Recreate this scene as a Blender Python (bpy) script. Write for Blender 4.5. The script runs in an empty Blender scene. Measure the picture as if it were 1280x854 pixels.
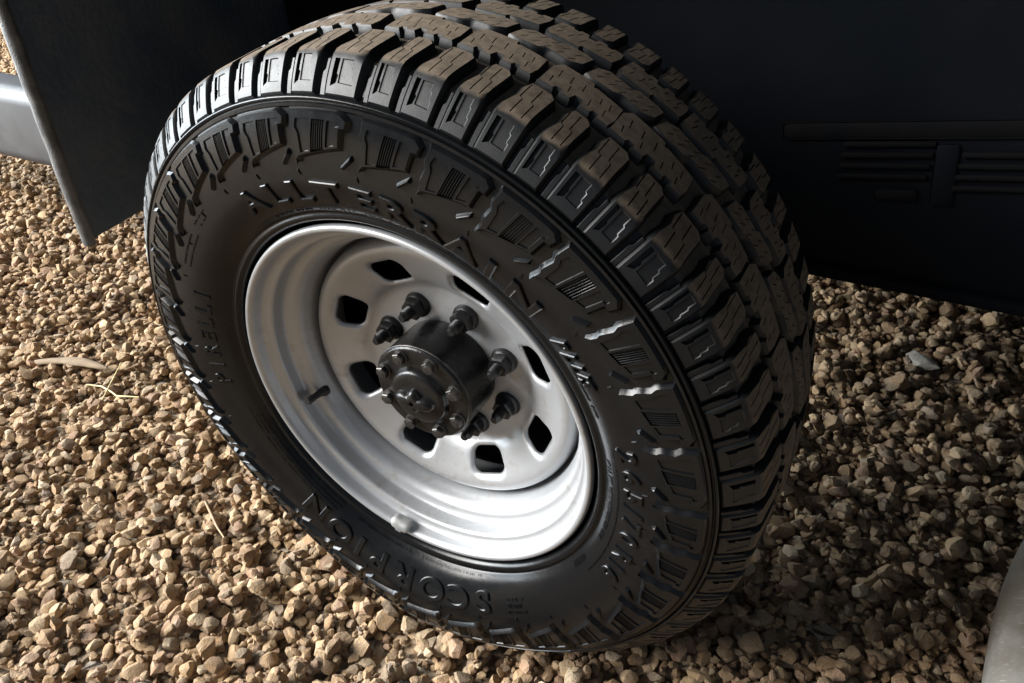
import bpy, bmesh, math, random
import numpy as np
from mathutils import Vector, Matrix
from mathutils.geometry import delaunay_2d_cdt
from bisect import bisect_right

S = bpy.context.scene
COL = S.collection
H = 0.372                      # height of the wheel centre above the gravel
RAD = math.radians

# ------------------------------------------------------------------ camera
cam_d = bpy.data.cameras.new("camera")
cam = bpy.data.objects.new("camera", cam_d)
COL.objects.link(cam)
cam_d.sensor_width = 36.0
cam_d.lens = 36.0 * 925.0 / 1280.0
cam_d.clip_start = 0.02
cam_d.clip_end = 200.0
_M = Matrix(((0.87660507, 0.24485753, -0.41425638),
             (0.47792371, -0.54344639, 0.69011227),
             (-0.05614695, -0.80293886, -0.59341108)))
_R = Matrix((_M.col[0], -_M.col[1], -_M.col[2])).transposed()
cam.matrix_world = Matrix.Translation((0.41541572, -0.45736897, 0.90201927)) @ _R.to_4x4()
S.camera = cam

# ------------------------------------------------------------------ world and light
W = bpy.data.worlds.new("World")
S.world = W
W.use_nodes = True
bg = W.node_tree.nodes["Background"]
bg.inputs[0].default_value = (0.62, 0.78, 1.0, 1)
bg.inputs[1].default_value = 0.17

def area(name, loc, target, sx, sy, power, color):
    l = bpy.data.lights.new(name, 'AREA')
    l.shape = 'RECTANGLE'
    l.size, l.size_y = sx, sy
    l.energy = power
    l.color = color
    o = bpy.data.objects.new(name, l)
    COL.objects.link(o)
    o.location = loc
    o.rotation_euler = (Vector(target) - Vector(loc)).to_track_quat('-Z', 'Y').to_euler()
    return o

# the open, bright side of the shelter the vehicle stands in
area("open_side_light", (-8.0, -1.3, 2.6), (0, 0.1, 0.3), 7.5, 5.0, 2000, (0.83, 0.925, 1.0))
area("warm_daylight", (-5.2, -3.0, 3.9), (0, 0.1, 0.2), 4.2, 3.4, 1350, (1.0, 0.97, 0.93))

S.view_settings.view_transform = 'Standard'
S.view_settings.look = 'None'
S.view_settings.exposure = 0.08
S.view_settings.gamma = 1.0
S.render.engine = 'CYCLES'

# ------------------------------------------------------------------ helpers
def tag(o, label=None, cat=None, group=None, kind=None):
    if label: o["label"] = label
    if cat: o["category"] = cat
    if group: o["group"] = group
    if kind: o["kind"] = kind
    return o

def link(name, me, mats, parent=None, loc=(0, 0, 0)):
    o = bpy.data.objects.new(name, me)
    COL.objects.link(o)
    if parent: o.parent = parent
    o.location = loc
    if not isinstance(mats, (list, tuple)): mats = [mats]
    if not me.materials:
        for m in mats: me.materials.append(m)
    return o

def mesh(name, verts, faces, smooth=None, mi=None):
    me = bpy.data.meshes.new(name)
    me.from_pydata([tuple(v) for v in verts], [], faces)
    if mi is not None: me.polygons.foreach_set("material_index", mi)
    me.update()
    if smooth is not None:
        me.shade_smooth()
        me.set_sharp_from_angle(angle=RAD(smooth))
    return me

def empty(name, loc=(0, 0, 0)):
    o = bpy.data.objects.new(name, None)
    COL.objects.link(o)
    o.location = loc
    o.empty_display_size = 0.1
    return o

def spline(pts, n):
    """Catmull-Rom through pts, n samples per span."""
    P = [np.array(p, float) for p in pts]
    P = [2 * P[0] - P[1]] + P + [2 * P[-1] - P[-2]]
    out = []
    for i in range(1, len(P) - 2):
        a, b, c, d = P[i - 1], P[i], P[i + 1], P[i + 2]
        for k in range(n):
            t = k / n
            out.append(0.5 * ((2 * b) + (-a + c) * t + (2 * a - 5 * b + 4 * c - d) * t * t + (-a + 3 * b - 3 * c + d) * t ** 3))
    out.append(P[-2])
    return out

# ---- node materials
def new_mat(name):
    m = bpy.data.materials.new(name)
    m.use_nodes = True
    nt = m.node_tree
    b = nt.nodes["Principled BSDF"]
    return m, nt, b

class NT:
    def __init__(s, nt): s.nt = nt
    def n(s, t, **kw):
        x = s.nt.nodes.new(t)
        for k, v in kw.items(): setattr(x, k, v)
        return x
    def l(s, a, b): s.nt.links.new(a, b)
    def val(s, sock, v):
        if hasattr(v, "is_linked"): s.l(v, sock)
        else: sock.default_value = v
    def math(s, op, a, b=0.0, c=0.0, clamp=False):
        x = s.n("ShaderNodeMath", operation=op, use_clamp=clamp)
        s.val(x.inputs[0], a); s.val(x.inputs[1], b); s.val(x.inputs[2], c)
        return x.outputs[0]
    def noise(s, co, scale, detail=4, rough=0.55):
        x = s.n("ShaderNodeTexNoise")
        x.inputs["Scale"].default_value = scale
        x.inputs["Detail"].default_value = detail
        x.inputs["Roughness"].default_value = rough
        if co is not None: s.l(co, x.inputs["Vector"])
        return x.outputs["Fac"]
    def ramp(s, f, stops):
        x = s.n("ShaderNodeValToRGB")
        e = x.color_ramp.elements
        while len(e) < len(stops): e.new(0.5)
        for i, (p, c) in enumerate(stops):
            e[i].position = p
            e[i].color = c if len(c) == 4 else (*c, 1)
        s.l(f, x.inputs[0])
        return x.outputs[0]
    def mix(s, f, a, b, blend='MIX'):
        x = s.n("ShaderNodeMix", data_type='RGBA', blend_type=blend)
        s.val(x.inputs[0], f)
        s.val(x.inputs[6], a if hasattr(a, "is_linked") else (*a, 1))
        s.val(x.inputs[7], b if hasattr(b, "is_linked") else (*b, 1))
        return x.outputs[2]
    def smooth(s, v, lo, hi):
        x = s.n("ShaderNodeMapRange", interpolation_type='SMOOTHSTEP')
        s.val(x.inputs[0], v)
        x.inputs[1].default_value = lo; x.inputs[2].default_value = hi
        return x.outputs[0]
    def bump(s, h, strength, dist, prev=None):
        x = s.n("ShaderNodeBump")
        x.inputs["Strength"].default_value = strength
        x.inputs["Distance"].default_value = dist
        s.l(h, x.inputs["Height"])
        if prev is not None: s.l(prev, x.inputs["Normal"])
        return x.outputs[0]
    def obj(s): return s.n("ShaderNodeTexCoord").outputs["Object"]

def rubber_mat(name, dusty, lo=0.3785, hi=0.3815, amount=1.0):
    m, nt, b = new_mat(name)
    g = NT(nt)
    tc = g.n("ShaderNodeTexCoord")
    co = tc.outputs["Object"]
    n1 = g.noise(co, 22, 5)
    n2 = g.noise(co, 140, 4)
    n3 = g.noise(co, 900, 2)
    base = g.mix(n1, (0.0032, 0.0037, 0.0044), (0.0055, 0.0059, 0.0064))
    rough = g.math('MULTIPLY_ADD', n1, 0.16, 0.36 if dusty else 0.11)
    b.inputs['Specular IOR Level'].default_value = 0.42 if dusty else 0.24
    rough = g.math('MULTIPLY_ADD', n2, 0.10, rough)
    # thin film of dry dust that gathers in patches
    film = g.math('MULTIPLY', g.smooth(n1, 0.52, 0.75), g.smooth(n2, 0.35, 0.7))
    base = g.mix(g.math('MULTIPLY', film, 0.03), base, (0.10, 0.085, 0.07))
    if dusty:
        sep = g.n("ShaderNodeSeparateXYZ"); g.l(co, sep.inputs[0])
        com = g.n("ShaderNodeCombineXYZ"); g.l(sep.outputs[0], com.inputs[0]); g.l(sep.outputs[2], com.inputs[2])
        ln = g.n("ShaderNodeVectorMath", operation='LENGTH'); g.l(com.outputs[0], ln.inputs[0])
        nr = g.n("ShaderNodeVectorMath", operation='NORMALIZE'); g.l(com.outputs[0], nr.inputs[0])
        dp = g.n("ShaderNodeVectorMath", operation='DOT_PRODUCT'); g.l(nr.outputs[0], dp.inputs[0]); g.l(tc.outputs["Normal"], dp.inputs[1])
        up = g.smooth(dp.outputs["Value"], 0.72, 0.95)
        n4 = g.noise(co, 45, 6, 0.65)
        r = g.math('MULTIPLY_ADD', n4, 0.010, ln.outputs["Value"])
        edge = g.smooth(r, lo, hi)
        dust = g.math('MULTIPLY', g.math('MULTIPLY', up, edge), amount)
        dust = g.math('MULTIPLY', dust, g.math('MULTIPLY_ADD', g.smooth(n2, 0.3, 0.65), 0.35, 0.65))
        dcol = g.mix(n4, (0.116, 0.086, 0.058), (0.21, 0.162, 0.115))
        base = g.mix(dust, base, dcol)
        rough = g.math('MULTIPLY_ADD', dust, 0.5, rough, clamp=True)
    g.l(base, b.inputs["Base Color"])
    g.l(rough, b.inputs["Roughness"])
    bp = g.bump(n3, 0.10, 0.0006)
    bp = g.bump(n2, 0.10, 0.0012, bp)
    g.l(bp, b.inputs["Normal"])
    return m

def simple_mat(name, c1, c2, rough=(0.4, 0.6), metal=0.0, scale=30, bump=0.15, bdist=0.001, spec=0.5):
    m, nt, b = new_mat(name)
    g = NT(nt)
    co = g.obj()
    n1 = g.noise(co, scale, 6)
    n2 = g.noise(co, scale * 9, 3)
    g.l(g.mix(g.smooth(n1, 0.3, 0.7), c1, c2), b.inputs["Base Color"])
    g.l(g.math('MULTIPLY_ADD', n1, rough[1] - rough[0], rough[0]), b.inputs["Roughness"])
    b.inputs["Metallic"].default_value = metal
    b.inputs["Specular IOR Level"].default_value = spec
    g.l(g.bump(n2, bump, bdist), b.inputs["Normal"])
    return m

def rim_mat():
    m, nt, b = new_mat("silver_wheel_paint")
    g = NT(nt)
    co = g.obj()
    n1 = g.noise(co, 9, 5); n2 = g.noise(co, 70, 5, 0.6); n3 = g.noise(co, 420, 3)
    c = g.mix(n1, (0.355, 0.365, 0.378), (0.435, 0.445, 0.457))
    grime = g.math('MULTIPLY', g.smooth(n2, 0.5, 0.72), g.smooth(n1, 0.42, 0.68))
    c = g.mix(g.math('MULTIPLY', grime, 0.45), c, (0.22, 0.18, 0.14))
    spk = g.smooth(n3, 0.70, 0.76)
    c = g.mix(g.math('MULTIPLY', spk, 0.5), c, (0.2, 0.17, 0.14))
    g.l(c, b.inputs["Base Color"])
    b.inputs["Metallic"].default_value = 0.58
    g.l(g.math('MULTIPLY_ADD', n2, 0.16, 0.34), b.inputs["Roughness"])
    bp = g.bump(n3, 0.06, 0.0006)
    bp = g.bump(n2, 0.12, 0.0012, bp)
    g.l(bp, b.inputs["Normal"])
    return m

def gravel_mat():
    m, nt, b = new_mat("gravel_stone")
    g = NT(nt)
    at = g.n("ShaderNodeAttribute", attribute_name="tint")
    co = g.obj()
    n1 = g.noise(co, 90, 5, 0.6); n2 = g.noise(co, 420, 4, 0.65)
    c = g.mix(g.math('MULTIPLY', g.smooth(n1, 0.35, 0.7), 0.4), at.outputs["Color"], (0.42, 0.33, 0.25))
    c = g.mix(g.math('MULTIPLY', g.smooth(n2, 0.5, 0.75), 0.55), c, (0.15, 0.098, 0.055))
    g.l(c, b.inputs["Base Color"])
    b.inputs["Roughness"].default_value = 0.86
    b.inputs["Specular IOR Level"].default_value = 0.25
    bp = g.bump(n2, 0.7, 0.0026)
    bp = g.bump(n1, 0.55, 0.006, bp)
    g.l(bp, b.inputs["Normal"])
    return m

def ground_mat():
    m, nt, b = new_mat("gravel_bed")
    g = NT(nt)
    co = g.obj()
    v = g.n("ShaderNodeTexVoronoi"); v.inputs["Scale"].default_value = 34; g.l(co, v.inputs["Vector"])
    v2 = g.n("ShaderNodeTexVoronoi"); v2.inputs["Scale"].default_value = 34; v2.feature = 'DISTANCE_TO_EDGE'; g.l(co, v2.inputs["Vector"])
    sp = g.n("ShaderNodeSeparateColor"); g.l(v.outputs["Color"], sp.inputs[0])
    c = g.ramp(sp.outputs[0], [(0.0, (0.20, 0.14, 0.09)), (0.45, (0.36, 0.26, 0.165)), (0.8, (0.44, 0.34, 0.23)), (1.0, (0.30, 0.27, 0.23))])
    n2 = g.noise(co, 300, 4)
    c = g.mix(g.math('MULTIPLY', g.smooth(n2, 0.5, 0.75), 0.4), c, (0.15, 0.10, 0.065))
    g.l(c, b.inputs["Base Color"])
    b.inputs["Roughness"].default_value = 0.9
    h = g.smooth(v2.outputs["Distance"], 0.0, 0.25)
    bp = g.bump(h, 1.0, 0.012)
    bp = g.bump(n2, 0.5, 0.003, bp)
    g.l(bp, b.inputs["Normal"])
    return m

M_TREAD = rubber_mat("tyre_rubber_dusty_tread", True)
M_RUB = rubber_mat("tyre_rubber", False)
M_GROOVE = rubber_mat("tyre_rubber_dusty_grooves", True, 0.3690, 0.3740, 0.75)
M_RIM = rim_mat()
M_HUB = simple_mat("black_hub_paint", (0.005, 0.005, 0.0055), (0.010, 0.0098, 0.0095), (0.20, 0.38), 0.0, 40, 0.25, 0.0012, 0.3)
M_BOLT = simple_mat("worn_bolt_steel", (0.03, 0.029, 0.028), (0.085, 0.08, 0.075), (0.30, 0.5), 0.75, 120, 0.2, 0.0006)
M_NUT = simple_mat("black_lug_nut", (0.008, 0.008, 0.009), (0.013, 0.0125, 0.012), (0.25, 0.45), 0.0, 90, 0.25, 0.0008, 0.35)
M_DRUM = simple_mat("brake_drum_iron", (0.002, 0.002, 0.0022), (0.005, 0.0042, 0.0035), (0.7, 0.9), 0.0, 60, 0.15, 0.001, 0.08)
M_VALVE = simple_mat("valve_rubber", (0.010, 0.010, 0.010), (0.018, 0.017, 0.016), (0.4, 0.6), 0.0, 200)
M_WEIGHT = simple_mat("zinc_weight", (0.19, 0.19, 0.185), (0.27, 0.27, 0.265), (0.4, 0.55), 0.4, 160, 0.3, 0.0008)
M_FLAP = simple_mat("mud_flap_rubber", (0.022, 0.040, 0.066), (0.060, 0.072, 0.088), (0.40, 0.7), 0.0, 13, 0.4, 0.003)
M_FLAPEDGE = simple_mat("mud_flap_worn_edge", (0.040, 0.042, 0.045), (0.11, 0.108, 0.104), (0.35, 0.6), 0.0, 60, 0.5, 0.002)
M_PANEL = simple_mat("black_arch_liner", (0.0014, 0.0026, 0.0046), (0.0030, 0.0040, 0.0058), (0.6, 0.8), 0.0, 7, 0.25, 0.002, 0.08)
M_PANELD = simple_mat("dusty_black_plastic", (0.0020, 0.0028, 0.0042), (0.0052, 0.0046, 0.0046), (0.7, 0.9), 0.0, 14, 0.25, 0.002, 0.08)
M_RAIL = simple_mat("grey_metal_rail", (0.040, 0.042, 0.046), (0.062, 0.063, 0.067), (0.42, 0.6), 0.2, 14, 0.15, 0.001)
M_STONE = gravel_mat()
M_GROUND = ground_mat()
M_LEAF = simple_mat("dry_bark", (0.18, 0.125, 0.075), (0.25, 0.18, 0.11), (0.7, 0.9), 0.0, 60, 0.5, 0.001)
M_STRAW = simple_mat("dry_straw", (0.62, 0.50, 0.22), (0.72, 0.60, 0.32), (0.5, 0.7), 0.0, 60)
M_TWIG = simple_mat("dry_twig", (0.30, 0.19, 0.11), (0.42, 0.29, 0.18), (0.7, 0.9), 0.0, 80, 0.5, 0.001)

# ------------------------------------------------------------------ the ground
def build_ground():
    n = 60
    xs = np.linspace(-12, 8, n); ys = np.linspace(-8, 12, n)
    v = [(x, y, -0.034) for y in ys for x in xs]
    fcs = [(j * n + i, j * n + i + 1, (j + 1) * n + i + 1, (j + 1) * n + i) for j in range(n - 1) for i in range(n - 1)]
    o = link("ground", mesh("ground", v, fcs), M_GROUND)
    tag(o, kind="structure")
build_ground()

def stone_proto(rng, npts=33):
    bm = bmesh.new()
    bmesh.ops.create_icosphere(bm, subdivisions=3, radius=1.0)
    pl = []
    for k in range(rng.randint(9, 13)):
        d = Vector((rng.gauss(0, 1), rng.gauss(0, 1), rng.gauss(0, 1))).normalized()
        pl.append((d, rng.uniform(0.50, 0.82)))
    for v in bm.verts:
        for d, t in pl:
            q = v.co.dot(d) - t
            if q > 0: v.co -= d * q
        v.co *= 1.0 + rng.uniform(-0.010, 0.010)
    # keep some 45 of the points and wrap them again: an angular chip
    pts = [v.co.copy() for v in bm.verts]
    rng.shuffle(pts)
    keep, dist = [], 0.24
    while True:
        keep = []
        for p in pts:
            if all((p - q).length > dist for q in keep): keep.append(p)
        if len(keep) <= npts: break
        dist *= 1.06
    bm.free()
    bm = bmesh.new()
    for p in keep: bm.verts.new(p)
    r = bmesh.ops.convex_hull(bm, input=bm.verts)
    bmesh.ops.delete(bm, geom=[v for v in bm.verts if not v.link_faces], context='VERTS')
    bmesh.ops.triangulate(bm, faces=bm.faces)
    bmesh.ops.recalc_face_normals(bm, faces=bm.faces)
    bm.verts.index_update(); bm.verts.ensure_lookup_table()
    V = np.array([v.co[:] for v in bm.verts])
    F = np.array([[v.index for v in f.verts] for f in bm.faces])
    bm.free()
    V -= (V.max(0) + V.min(0)) / 2
    V /= (V.max(0) - V.min(0)).max() / 2
    return V, F

def inside_poly(x, y, poly):
    c = False
    for i in range(len(poly)):
        x1, y1 = poly[i]; x2, y2 = poly[i - 1]
        if (y1 > y) != (y2 > y) and x < (x2 - x1) * (y - y1) / (y2 - y1) + x1: c = not c
    return c

def rand_rot(rng, flat):
    """random spin about z, and a tilt kept small for stones that lie flat"""
    a = rng.uniform(0, 2 * math.pi)
    t1, t2 = rng.gauss(0, flat), rng.gauss(0, flat)
    return np.array(Matrix.Rotation(a, 3, 'Z') @ Matrix.Rotation(t1, 3, 'X') @ Matrix.Rotation(t2, 3, 'Y'))

def build_gravel():
    rng = random.Random(11)
    protos = [stone_proto(rng) for _ in range(30)]
    fines = [stone_proto(rng, 13) for _ in range(12)]
    region = [(-0.70, -0.60), (0.40, -0.45), (1.0, 0.0), (1.1, 1.55), (0.15, 1.6), (-0.3, 1.1), (-1.2, 1.0), (-2.3, 1.5), (-4.5, 2.6), (-4.5, 1.5), (-2.3, 0.35)]
    x0, x1, y0, y1 = -4.7, 1.3, -0.75, 2.75
    cell = 0.004
    hf = np.full((int((x1 - x0) / cell) + 30, int((y1 - y0) / cell) + 30), -0.034, np.float32)
    area_box = (x1 - x0) * (y1 - y0)
    VV, FF, CC = [], [], []
    off = 0
    pal = [((0.40, 0.29, 0.18), 5), ((0.46, 0.35, 0.23), 5), ((0.34, 0.235, 0.145), 4), ((0.50, 0.40, 0.28), 2.5),
           ((0.36, 0.245, 0.175), 2.5), ((0.30, 0.245, 0.185), 1.4), ((0.25, 0.20, 0.155), 0.7), ((0.18, 0.15, 0.13), 0.15), ((0.52, 0.45, 0.35), 0.6)]
    cols = [np.array(p[0]) for p in pal]; wts = [p[1] for p in pal]
    count = 0
    for layer in range(3):
        dens = (1800, 4200, 3600)[layer]       # bottom stones, fine chips between them, top stones
        for k in range(int(area_box * dens)):
            x = rng.uniform(x0, x1); y = rng.uniform(y0, y1)
            if not inside_poly(x, y, region): continue
            far = x < -2.2
            a = min(max(rng.lognormvariate(math.log(0.0112), 0.32), 0.0045), 0.0175)     # half length
            if layer == 2: a *= rng.uniform(0.75, 1.08)
            if layer == 0 and far: continue
            if layer == 1:
                if x < -1.7: continue
                a = rng.uniform(0.0045, 0.0085)
            fl = rng.uniform(0.62, 0.95); th = rng.uniform(0.42, 0.75)
            # footprint on the height field
            fr = a * (1 + fl) / 2 * 0.78
            ci, cj = int((x - x0) / cell) + 12, int((y - y0) / cell) + 12
            w = max(1, int(fr / cell))
            sub = hf[ci - w:ci + w + 1, cj - w:cj + w + 1]
            zb = float(np.partition(sub.ravel(), int(sub.size * 0.55))[int(sub.size * 0.55)])
            hz = a * th
            zc = zb + hz * 0.72
            if zc + hz > 0.021 + rng.uniform(-.004, .006): continue
            # keep the stones out of the tyre
            if -0.045 - a < y < 0.262 + a:
                if math.hypot(x, zc - H) < 0.384 + 0.55 * a and not (y < -0.015 and math.hypot(x, zc - H) > 0.36): 
                    if -0.020 - 0.4 * a < y < 0.24 + 0.4 * a or math.hypot(x, zc - H) < 0.355: continue
            gi, gj = np.ogrid[-w:w + 1, -w:w + 1]
            q = 1 - (gi * gi + gj * gj) / (w + 0.6) ** 2
            new = np.where(q > 0, zc + hz * 0.95 * np.sqrt(np.maximum(q, 0)) - 0.15 * hz, -1)
            np.maximum(sub, new, out=sub)
            V, F = fines[rng.randrange(len(fines))] if layer == 1 else protos[rng.randrange(len(protos))]
            R = rand_rot(rng, 0.32)
            P = (V * np.array([a, a * fl, hz])) @ R.T + np.array([x, y, zc])
            VV.append(P); FF.append(F + off); off += len(V)
            c = rng.choices(cols, wts)[0] * rng.uniform(0.62, 1.06) * np.array([1.02, 0.925, 0.79])
            CC.append(np.tile(np.append(c, 1.0), (len(V), 1)))
            count += 1
    V = np.concatenate(VV); F = np.concatenate(FF); C = np.concatenate(CC)
    me = bpy.data.meshes.new("gravel")
    me.vertices.add(len(V)); me.vertices.foreach_set("co", V.astype(np.float32).ravel())
    me.loops.add(F.size); me.loops.foreach_set("vertex_index", F.astype(np.int32).ravel())
    me.polygons.add(len(F))
    me.polygons.foreach_set("loop_start", np.arange(0, F.size, 3, dtype=np.int32))
    me.polygons.foreach_set("loop_total", np.full(len(F), 3, np.int32))
    me.update(calc_edges=True)
    at = me.attributes.new("tint", 'FLOAT_COLOR', 'POINT')
    at.data.foreach_set("color", C.astype(np.float32).ravel())
    me.validate()
    me.shade_smooth()
    me.set_sharp_from_angle(angle=RAD(24))
    o = link("gravel", me, M_STONE)
    tag(o, "loose tan and brown crushed stone gravel covering the ground", "gravel", kind="stuff")
    return protos, hf, x0, y0, cell
PROTOS, HF, HX0, HY0, HCELL = build_gravel()
def gz(x, y):
    i, j = int((x - HX0) / HCELL) + 12, int((y - HY0) / HCELL) + 12
    return float(np.max(HF[i - 2:i + 3, j - 2:j + 3]))

# ------------------------------------------------------------------ the wheel: tyre profile
# profile of the outer skin as (radius, offset outwards from the rim edge); mirrored about MID
MID = -0.1145
near = [(0.2235, -0.012), (0.2255, -0.001), (0.2285, 0.0050), (0.2325, 0.0068), (0.2362, 0.0058), (0.2385, 0.0078), (0.246, 0.0145),
        (0.258, 0.0208), (0.272, 0.0252), (0.288, 0.0276), (0.302, 0.0278), (0.318, 0.0260), (0.330, 0.0236),
        (0.338, 0.0218), (0.345, 0.0202), (0.355, 0.0150), (0.365, 0.0080), (0.3725, 0.0020), (0.3755, -0.0010),
        (0.3772, -0.0040), (0.3782, -0.010), (0.3796, -0.025), (0.3818, -0.050), (0.3840, -0.080), (0.3850, -0.100), (0.3852, MID)]
far = [(r, 2 * MID - d) for r, d in near[:-1]][::-1]
PROF = np.array(spline(near + far, 6))
seg = np.linalg.norm(np.diff(PROF, axis=0), axis=1)
ARC = np.concatenate([[0], np.cumsum(seg)])
TAN = np.gradient(PROF, ARC, axis=0)
TAN /= np.linalg.norm(TAN, axis=1)[:, None]
NOR = np.stack([-TAN[:, 1], TAN[:, 0]], 1)      # outwards (away from the carcass)
if NOR[len(NOR) // 2][0] < 0: NOR = -NOR
IMID = len(ARC) // 2
def s_of_r(r):        # arc position on the near sidewall
    return float(np.interp(r, PROF[:IMID, 0], ARC[:IMID]))
def s_of_d(d):        # arc position on the tread, by offset
    i0 = int(np.argmin(np.abs(ARC - s_of_r(0.3725))))
    i1 = len(ARC) - i0
    return float(np.interp(-d, -PROF[i0:i1, 1], ARC[i0:i1]))
def surf(theta, s, h):
    """theta in radians from straight down towards +x; s arc position; h height above the skin"""
    r = np.interp(s, ARC, PROF[:, 0]) + h * np.interp(s, ARC, NOR[:, 0])
    d = np.interp(s, ARC, PROF[:, 1]) + h * np.interp(s, ARC, NOR[:, 1])
    th = (theta + np.pi) % (2 * np.pi) - np.pi
    w = np.exp(-(th / RAD(30)) ** 2)
    k = np.clip((r - 0.232) / 0.05, 0, 1) * np.clip((0.392 - r) / 0.05, 0, 1)
    sg = np.where(d > MID, 1.0, -1.0)
    d = d + sg * w * k * 0.0150
    return np.stack([r * np.sin(theta), -d, -r * np.cos(theta)], -1)

wheel = empty("vehicle_wheel", (0, 0, 0))
tag(wheel, "black all-terrain tyre on silver steel wheel with black hub standing on gravel", "wheel")
C0 = (0, 0, H)

# groove depth below the skin along the profile
def groove(s):
    r = np.interp(s, ARC, PROF[:, 0])
    g = np.interp(r, [0.339, 0.3455, 0.350, 0.3725, 0.378, 0.39], [0, 0.0, 0.0048, 0.0070, 0.0080, 0.0080])
    return g

def build_carcass():
    ss = list(ARC)
    # a sharper moulded ring between sidewall and shoulder
    extra = []
    for r in np.linspace(0.3365, 0.3475, 15): extra.append(s_of_r(r))
    ss = np.array(sorted(set(np.round(ss + extra, 6))))
    r = np.interp(ss, ARC, PROF[:, 0]); d = np.interp(ss, ARC, PROF[:, 1])
    h = -groove(ss)
    ring = np.interp(r, [0.3375, 0.3385, 0.3415, 0.3425, 0.3435, 0.3445, 0.3465, 0.3475], [0, 0.0016, 0.0016, -0.0016, -0.0016, 0.0022, 0.0022, 0])
    h = h + np.where((d > MID), ring, ring)
    NS = 200
    th = np.linspace(0, 2 * np.pi, NS, endpoint=False)
    T, SS = np.meshgrid(th, ss, indexing='ij'); HH = np.broadcast_to(h, T.shape)
    P = surf(T, SS, HH).reshape(-1, 3)
    m = len(ss)
    F = []
    for i in range(NS):
        a = i * m; b = ((i + 1) % NS) * m
        for j in range(m - 1): F.append((a + j, a + j + 1, b + j + 1, b + j))
    # inner wall, closes the tyre
    o = len(P)
    in_prof = [(0.3735 - 0.012, 2 * MID + 0.03), (0.3735 - 0.008, MID), (0.3735 - 0.012, -0.03), ]
    rj = r[:-1]
    mi = np.tile((rj > 0.3660).astype(np.int32), NS)
    me = mesh("tyre", P, F, 42, mi)
    return link("tyre", me, [M_RUB, M_GROOVE], wheel, C0)
tyre = build_carcass()

# ---- blocks cut from outlines in (u, s): u metres round the tyre at R = 0.38
UR = 0.38
def poly_area(p): return 0.5 * sum(p[i - 1][0] * p[i][1] - p[i][0] * p[i - 1][1] for i in range(len(p)))
def resample(poly, step):
    out = []
    for i in range(len(poly)):
        a = np.array(poly[i]); b = np.array(poly[(i + 1) % len(poly)])
        n = max(1, int(math.ceil(np.linalg.norm(b - a) / step)))
        for k in range(n): out.append(tuple(a + (b - a) * k / n))
    return out
def offset_poly(p, q):
    """positive q shrinks a counter-clockwise polygon"""
    n = len(p); out = []
    for i in range(n):
        a, b, c = (np.array(p[i - 1]), np.array(p[i]), np.array(p[(i + 1) % n]))
        e1 = b - a; e2 = c - b
        e1 /= max(np.linalg.norm(e1), 1e-9); e2 /= max(np.linalg.norm(e2), 1e-9)
        n1 = np.array([-e1[1], e1[0]]); n2 = np.array([-e2[1], e2[0]])
        m = n1 + n2
        L = m @ m
        m = m / L * 2 if L > 0.5 else n1 * 1.0
        out.append(tuple(b + m * q))
    return out
def in_poly(pt, poly): return inside_poly(pt[0], pt[1], poly)

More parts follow.
